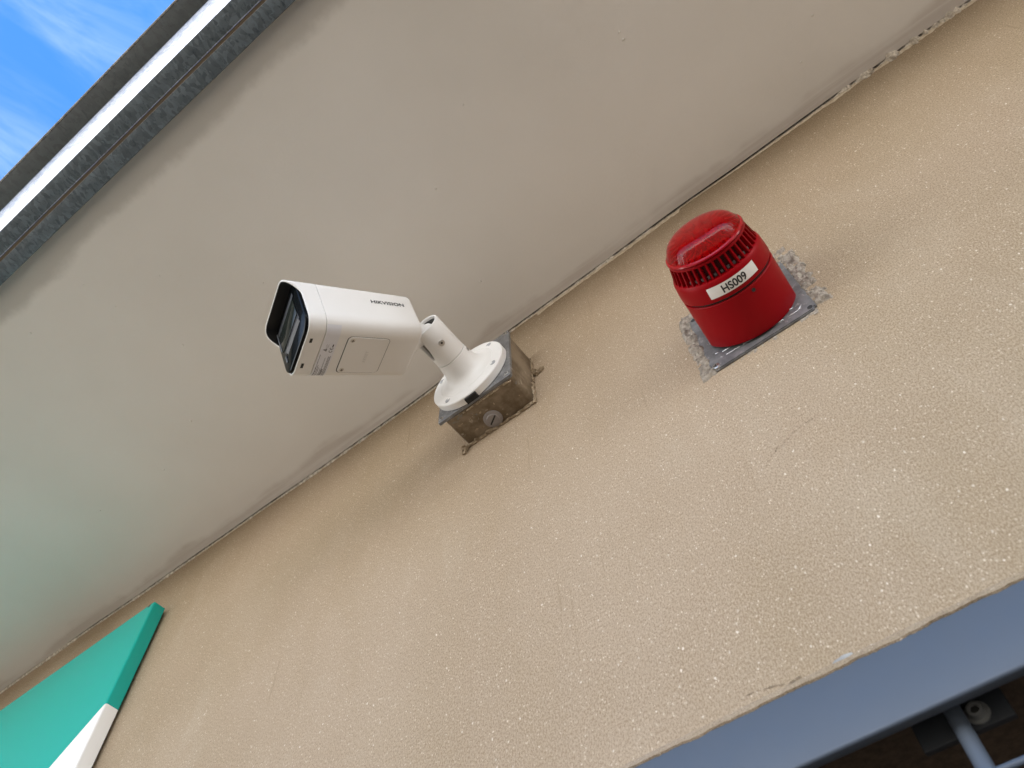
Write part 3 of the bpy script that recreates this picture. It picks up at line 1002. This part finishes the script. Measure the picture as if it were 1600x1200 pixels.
def ridge(x0, z0, x1, z1, wd=.0009, ht=.0011):
    a, b = P_(x0, -.0035, z0), P_(x1, -.0035, z1)
    d = (b - a).normalized()
    M = axes_matrix(a, d, Vector((0, -1, 0)).cross(d), Vector((0, -1, 0)))
    bm = bmesh.new()
    L_ = (b - a).length
    for s in (0, 1): pass
    box_bm(bm, (0, -wd / 2, -.0004), (L_, wd / 2, ht * .6), M, .0003, 1)
    return from_bm('pressed_rib', bm, BEADM, mp_, True, 50)
for seg in ((-.071, -.4195, -.0665, -.4197), (-.063, -.4235, -.046, -.4240), (-.067, -.4312, -.065, -.4313), (-.0605, -.4328, -.043, -.4334),
            (-.039, -.4336, -.024, -.4341), (-.021, -.4342, -.0075, -.4346), (-.004, -.4347, .0105, -.4352), (.013, -.4250, .026, -.4256),
            (.0175, -.4354, .0285, -.4358), (.0285, -.4358, .0345, -.4292), (.0275, -.4110, .0325, -.4112)):
    ridge(*seg)

# torn mortar left and right of the plate: height-field patches with ragged outlines
def ragged(name, x0, x1, z0, z1, mat, parent, off, seed, hmax=.006, step=.0014, bias=.25):
    nx_, nz_ = max(4, int((x1 - x0) / step)), max(4, int((z1 - z0) / step))
    vs, fs = [], []
    for j in range(nz_ + 1):
        for i in range(nx_ + 1):
            u_, v_ = i / nx_, j / nz_
            x, z = x0 + (x1 - x0) * u_, z0 + (z1 - z0) * v_
            edge = min(u_, 1 - u_, (v_ if v_ < .5 else 1 - v_) * (z1 - z0) / (x1 - x0)) * 2
            h = bias + .18 + .75 * fbm((x * 75, seed, z * 75), 3) + .38 * fbm((x * 300, seed + 4, z * 300), 4) - 1.3 * max(0, .42 - edge)
            vs.append(Vector((x, -hmax * max(-.25, min(1.2, h)), z)) - off)
    for j in range(nz_):
        for i in range(nx_):
            a = j * (nx_ + 1) + i
            fs.append((a, a + 1, a + nx_ + 2, a + nx_ + 1))
    o = pydata(name, vs, fs, mat, parent, True, 50)
    o['kind'] = 'stuff'
    return o
ragged('torn_mortar', -.0970, -.078, -.452, -.303, MORTAR, mp_, mo_, 1.7)
ragged('torn_mortar', .043, .066, -.447, -.305, MORTAR, mp_, mo_, 5.1, .0065, .0011, .1)
ragged('torn_mortar', .020, .060, -.325, -.292, MORTAR, mp_, mo_, 8.3, .006, .0014, .1)
ragged('torn_mortar', -.095, -.060, -.322, -.300, MORTAR, mp_, mo_, 9.3, .005, .0014, 0)
ragged('torn_mortar', -.085, .045, -.4555, -.4462, MORTAR, mp_, mo_, 12.3, .0035, .0014, .05)

ezs = Vector((.045, -1, .045)).normalized()
exs = (Vector((1, 0, 0)) - ezs * ezs.x).normalized()
eys = ezs.cross(exs)
MS = axes_matrix(Vector((-.0165, -.0030, -.3815)), exs, eys, ezs)
sr = empty('sounder_beacon', None, 'red round alarm sounder with beacon lens and white label HS009', 'alarm sounder', None, MS)
# base: flared drum cut by flats left and right
def base_ring(h, r, flat):
    o = []
    for i in range(96):
        a = 2 * PI * i / 96
        x, y = r * math.cos(a), r * math.sin(a)
        o.append(Vector((max(-flat, min(flat, x)), y, h)))
    return o
HG = .0545
loft('base', [base_ring(.0004, .0585, .0535), base_ring(.003, .0588, .0535), base_ring(.02, .0574, .0535), base_ring(.04, .0556, .0538), base_ring(HG - .0008, .0546, .0541), base_ring(HG, .0540, .0536), base_ring(HG, .050, .050)], RED, sr, (False, False), True, 25)
lathe('joint_gap', [(.0520, HG - .001), (.0520, HG + .004)], SOCKET, sr, 64)
HV0, HV1 = .0815, .1010
cover = lathe('cover', [(.050, HG + .0028), (.0538, HG + .0028), (.0546, HG + .0036), (.0543, .066), (.0533, .0765), (.0524, .0798), (.0512, HV0), (.0475, HV0 + .0004), (.043, HV0 + .0002)], RED, sr, 96)
lathe('vent_core', [(.0455, HV0), (.0425, HV1 + .001)], REDIN, sr, 64)
lathe('collar', [(.0405, HV1 - .0014), (.0462, HV1 - .0014), (.0468, HV1 - .0006), (.0466, HV1 + .0012), (.0452, HV1 + .0022), (.0445, HV1 + .0030), (.040, HV1 + .0034)], RED, sr, 96)
# ribs between the vents
NR = 38
bm = bmesh.new()
vs_ = []
for (r, h) in ((.0440, HV0 - .001), (.0512, HV0 - .001), (.0466, HV1), (.0415, HV1)):
    for s in (-1, 1): vs_.append(bm.verts.new((r, s * .00125, h)))
for q in ((0, 2, 4, 6), (1, 7, 5, 3), (0, 1, 3, 2), (2, 3, 5, 4), (4, 5, 7, 6), (6, 7, 1, 0)): bm.faces.new([vs_[i] for i in q])
ed = [e for e in bm.edges if {e.verts[0], e.verts[1]} in ({vs_[2], vs_[4]}, {vs_[3], vs_[5]})]
bmesh.ops.bevel(bm, geom=ed, offset=.0005, segments=2, affect='EDGES')
rib0 = from_bm('rib', bm, RED, sr, True, 40)
for i in range(1, NR):
    r2 = rib0.copy()
    COL.objects.link(r2)
    r2.rotation_euler = (0, 0, 2 * PI * i / NR)
# pale speaker mesh behind the lower vents
MESHM = m_plastic('pale_speaker', (.14, .12, .125, 1), .5, .3, .3)
bm = bmesh.new()
for i in range(NR):
    a = 2 * PI * (i + .5) / NR
    if abs((math.degrees(a) - 268 + 180) % 360 - 180) < 52:
        box_bm(bm, (.0452, -.0014, HV0 + .0012), (.0470, .0014, HV0 + .0045), Matrix.Rotation(a, 4, 'Z'))
from_bm('speaker_grille', bm, MESHM, sr)
# beacon lens: stepped dome with a lens band
lens = lathe('beacon_lens', [(.0443, HV1 + .0032), (.0447, HV1 + .0045), (.0443, HV1 + .0075), (.0430, HV1 + .0105), (.0395, HV1 + .0165), (.0355, HV1 + .0200), (.0290, HV1 + .0228), (.0200, HV1 + .0243), (.0100, HV1 + .0250), (.0001, HV1 + .0252)], LENS, sr, 96)
lathe('lens_ring', [(.0446, HV1 + .0026), (.0466, HV1 + .0030), (.0474, HV1 + .0040), (.0468, HV1 + .0054), (.0446, HV1 + .0062)], m_plastic('glossy_red', (.30, .0, .004, 1), .18, .5, 0), lens, 96)
# lamp reflector and LEDs seen faintly through the lens
lathe('reflector', [(.0425, HV1 + .0034), (.036, HV1 + .0050), (.0001, HV1 + .0052)], m_plastic('red_reflector', (.62, .008, .012, 1), .3, .3, 0), sr, 64)
bm = bmesh.new()
for i in range(28):
    box_bm(bm, (.010, -.0005, HV1 + .0045), (.0405, .0005, HV1 + .0082), Matrix.Rotation(2 * PI * i / 28, 4, 'Z'))
from_bm('reflector_fin', bm, bpy.data.materials['red_reflector'], sr)
led = lathe('lamp', [(.0062, HV1 + .0052), (.006, HV1 + .0105), (.0045, HV1 + .013), (.0001, HV1 + .0138)], m_plastic('lamp_red', (.6, .06, .05, 1), .2, .5, 0), sr, 20)
for i in range(7):
    l2 = led.copy()
    COL.objects.link(l2)
    a = 2 * PI * i / 7
    l2.location = (.022 * math.cos(a), .022 * math.sin(a), 0)
# white label and its lettering
A0, A1, RLB = math.radians(-117.5), math.radians(-54.3), .0551
def on_cone(vf, ac, hc, off, name, mat, parent):
    vs, fs = vf
    o = []
    for x, y in vs:
        h = hc + y
        r = interp(h, [(.058, .0546), (.066, .0543), (.0775, .0532)]) + off
        a = ac + x / RLB
        o.append((r * math.cos(a), r * math.sin(a), h))
    return pydata(name, o, fs, mat, parent)
vs, fs = [], []
NL = 28
for i in range(NL + 1):
    for j in (0, 1, 2): vs.append(((A0 + (A1 - A0) * i / NL - (A0 + A1) / 2) * RLB, (-.0067, 0, .0066)[j]))
for i in range(NL):
    for j in (0, 1): fs.append((i * 3 + j, (i + 1) * 3 + j, (i + 1) * 3 + j + 1, i * 3 + j + 1))
lb = on_cone((vs, fs), (A0 + A1) / 2, .0691, .0003, 'name_label', PAPER, sr)
on_cone(text_mesh('HS009', .0090, .00028, .90, 1.0), math.radians(-85.5), .0691, .00055, 'label_lettering', INK, lb)
# fixing screw hole in the base
a = math.radians(-72)
lathe('fixing_hole', [(.0001, .0003), (.0016, .0003), (.0022, .0006), (.0024, -.001)], SOCKET, sr, 14, Mw(Vector((.0549 * math.cos(a), .0549 * math.sin(a), .0485)), Vector((0, 0, 1)), Vector((math.cos(a), math.sin(a), 0))))

# ------------------------------------------------------------------ blue-grey steel frame over the barred opening
fr = empty('steel_frame', (0, 0, -.9), 'blue-grey painted steel frame edging the barred opening at the bottom', 'window frame')
fo = Vector(fr.location)
def F_(x, y, z): return Vector((x, y, z)) - fo
box('top_rail', tuple(F_(OX0 - .05, -.0065, -.9000)), tuple(F_(OX1 + .05, .0035, -.8465)), FRAME_BLUE, fr, .0022, None, 3)
box('side_rail', tuple(F_(OX0 - .05, -.0065, OZ0)), tuple(F_(OX0 + .004, .0035, -.9004)), FRAME_BLUE, fr, .0022)
box('side_rail', tuple(F_(OX1 - .004, -.0065, OZ0)), tuple(F_(OX1 + .05, .0035, -.9004)), FRAME_BLUE, fr, .0022)
def rod(name, a, b, r, mat, parent):
    ex, ey, ez = frame_from(b - a, Vector((.3, .9, .1)))
    L_ = (b - a).length
    return lathe(name, [(.0001, 0), (r, 0), (r, L_), (.0001, L_)], mat, parent, 20, axes_matrix(a, ex, ey, ez))
YB = .026
for i in range(-4, 11):
    x = -.0445 + .15 * i
    rod('bar', F_(x, YB, OZ0 + .02), F_(x, YB, -.886), .0056, FRAME_BLUE, fr)
for i in range(9): rod('cross_wire', F_(OX0 + .01, YB - .008, -.9350 - .12 * i), F_(OX1 - .01, YB - .008, -.9350 - .12 * i), .0024, FRAME_BLUE, fr)
box('bracket', tuple(F_(-.0735, .034, -.8995)), tuple(F_(-.0130, .040, -.8630)), DARK_BRACKET, fr, .001)
Mb = Mw(F_(-.0325, .034, -.8895))
bolt = lathe('bolt', [(.0001, .004), (.0030, .004), (.0032, .0062), (.0048, .0060), (.0052, .0045), (.0052, .001), (.0078, .001), (.0080, 0)], Mat('dull_bolt', (.22, .23, .23, 1), .4, .4), fr, 24, Mb)
lathe('bolt_socket', [(.0001, .0042), (.0029, .0042), (.0029, .003)], SOCKET, bolt, 6, Mb, False)
# rough mortar edge where the render meets the frame
vs, fs = [], []
for i in range(700):
    x = -.75 + 1.5 * i / 699
    e = .0022 + .0022 * fbm((x * 18, 2.2, 0), 4) + .0009 * noise.noise(Vector((x * 300, 0, 9)))
    e = max(.0002, e + .0012 * noise.noise(Vector((x * 70, 5, 9))))
    for k, (yy, zz) in enumerate(((.0005, -.8370), (-.0036 - .0012 * abs(fbm((x * 60, 0, 3))), -.8425), (-.0078 - .0008 * abs(fbm((x * 90, 0, 5))), -.8462 - e * .7), (-.0060, -.8466 - e))):
        vs.append((x, yy, zz))
    if i: fs += [(4 * (i - 1) + k, 4 * i + k, 4 * i + k + 1, 4 * (i - 1) + k + 1) for k in range(3)]
lip = pydata('mortar_edge', vs, fs, WALL, wall, True, 60)
lip['kind'] = 'stuff'

# ------------------------------------------------------------------ small marks on the wall
def sliver(name, pts, wd, mat, parent, y=-.0004, seed=1):
    rn = random.Random(seed)
    vs, fs = [], []
    P2 = []
    for (a, b), (c, d) in zip(pts, pts[1:]):
        n = max(2, int(math.hypot(c - a, d - b) / .002))
        P2 += [(a + (c - a) * i / n + rn.uniform(-.0007, .0007), b + (d - b) * i / n + rn.uniform(-.0007, .0007)) for i in range(n)]
    P2.append(pts[-1])
    for i, (x, z) in enumerate(P2):
        w_ = wd * rn.uniform(.15, 1.0) * min(1, 4 * min(i + 1, len(P2) - i) / len(P2))
        vs += [(x - w_ * .6, y, z + w_), (x + w_ * .6, y, z - w_)]
        if i: fs.append((2 * i - 2, 2 * i - 1, 2 * i + 1, 2 * i))
    return pydata(name, vs, fs, mat, parent)
CRACKM = m_mortar('crack_brown', (.16, .12, .08, 1), (.30, .23, .16, 1), .2)  # dark brown shared by the crack pits and the scuffs
cp = [(-.0772, -.6245), (-.0690, -.6180), (-.0598, -.6101), (-.0480, -.6060), (-.0401, -.602), (-.0307, -.6020), (-.0177, -.5987)]
rc_ = random.Random(8)
vs, fs = [], []
for (ax_, az_), (bx_, bz_) in zip(cp, cp[1:]):                # a run of small torn pits, not a drawn line
    for k in range(7):
        if rc_.random() < .25: continue
        f = (k + rc_.random()) / 7
        cx_, cz_ = ax_ + (bx_ - ax_) * f + rc_.gauss(0, .0008), az_ + (bz_ - az_) * f + rc_.gauss(0, .0008)
        n_ = 7
        i0 = len(vs)
        ang0, el_ = math.atan2(bz_ - az_, bx_ - ax_) + rc_.uniform(-.6, .6), rc_.uniform(.0005, .0016)
        for q in range(n_):
            t_ = 2 * PI * q / n_
            lx, lz = el_ * math.cos(t_) * rc_.uniform(.6, 1.2), el_ * .35 * math.sin(t_) * rc_.uniform(.5, 1.3)
            vs.append((cx_ + lx * math.cos(ang0) - lz * math.sin(ang0), -.0004, cz_ + lx * math.sin(ang0) + lz * math.cos(ang0)))
        fs.append(tuple(range(i0, i0 + n_)))
pydata('crack_pits', vs, fs, CRACKM, wall)['kind'] = 'stuff'
rs_ = random.Random(4)
for k in range(9):
    sx_, sz_ = -.168 + .0062 * k + rs_.uniform(-.001, .001), -.8312 - .0009 * k + rs_.uniform(-.0012, .0012)
    sliver('scuff', [(sx_, sz_), (sx_ + rs_.uniform(.002, .006), sz_ + rs_.uniform(-.0012, .0008))], rs_.uniform(.0005, .0014), CRACKM, wall, -.0005, 20 + k)
bm = bmesh.new()
rr = bmesh.ops.create_icosphere(bm, subdivisions=3, radius=1)
for v in rr['verts']:
    q = v.co.copy()
    d = 1 + .35 * fbm((q.x * 1.6, q.y * 1.6, q.z * 1.6))
    v.co = Vector((-.0872 + q.x * .0092 * d, -.0002 + q.y * .0016 * d, -.8415 + q.z * .0052 * d))
from_bm('plaster_chip', bm, m_mortar('pale_chip', (.27, .27, .26, 1), (.38, .38, .36, 1), .8), wall, True, 60)
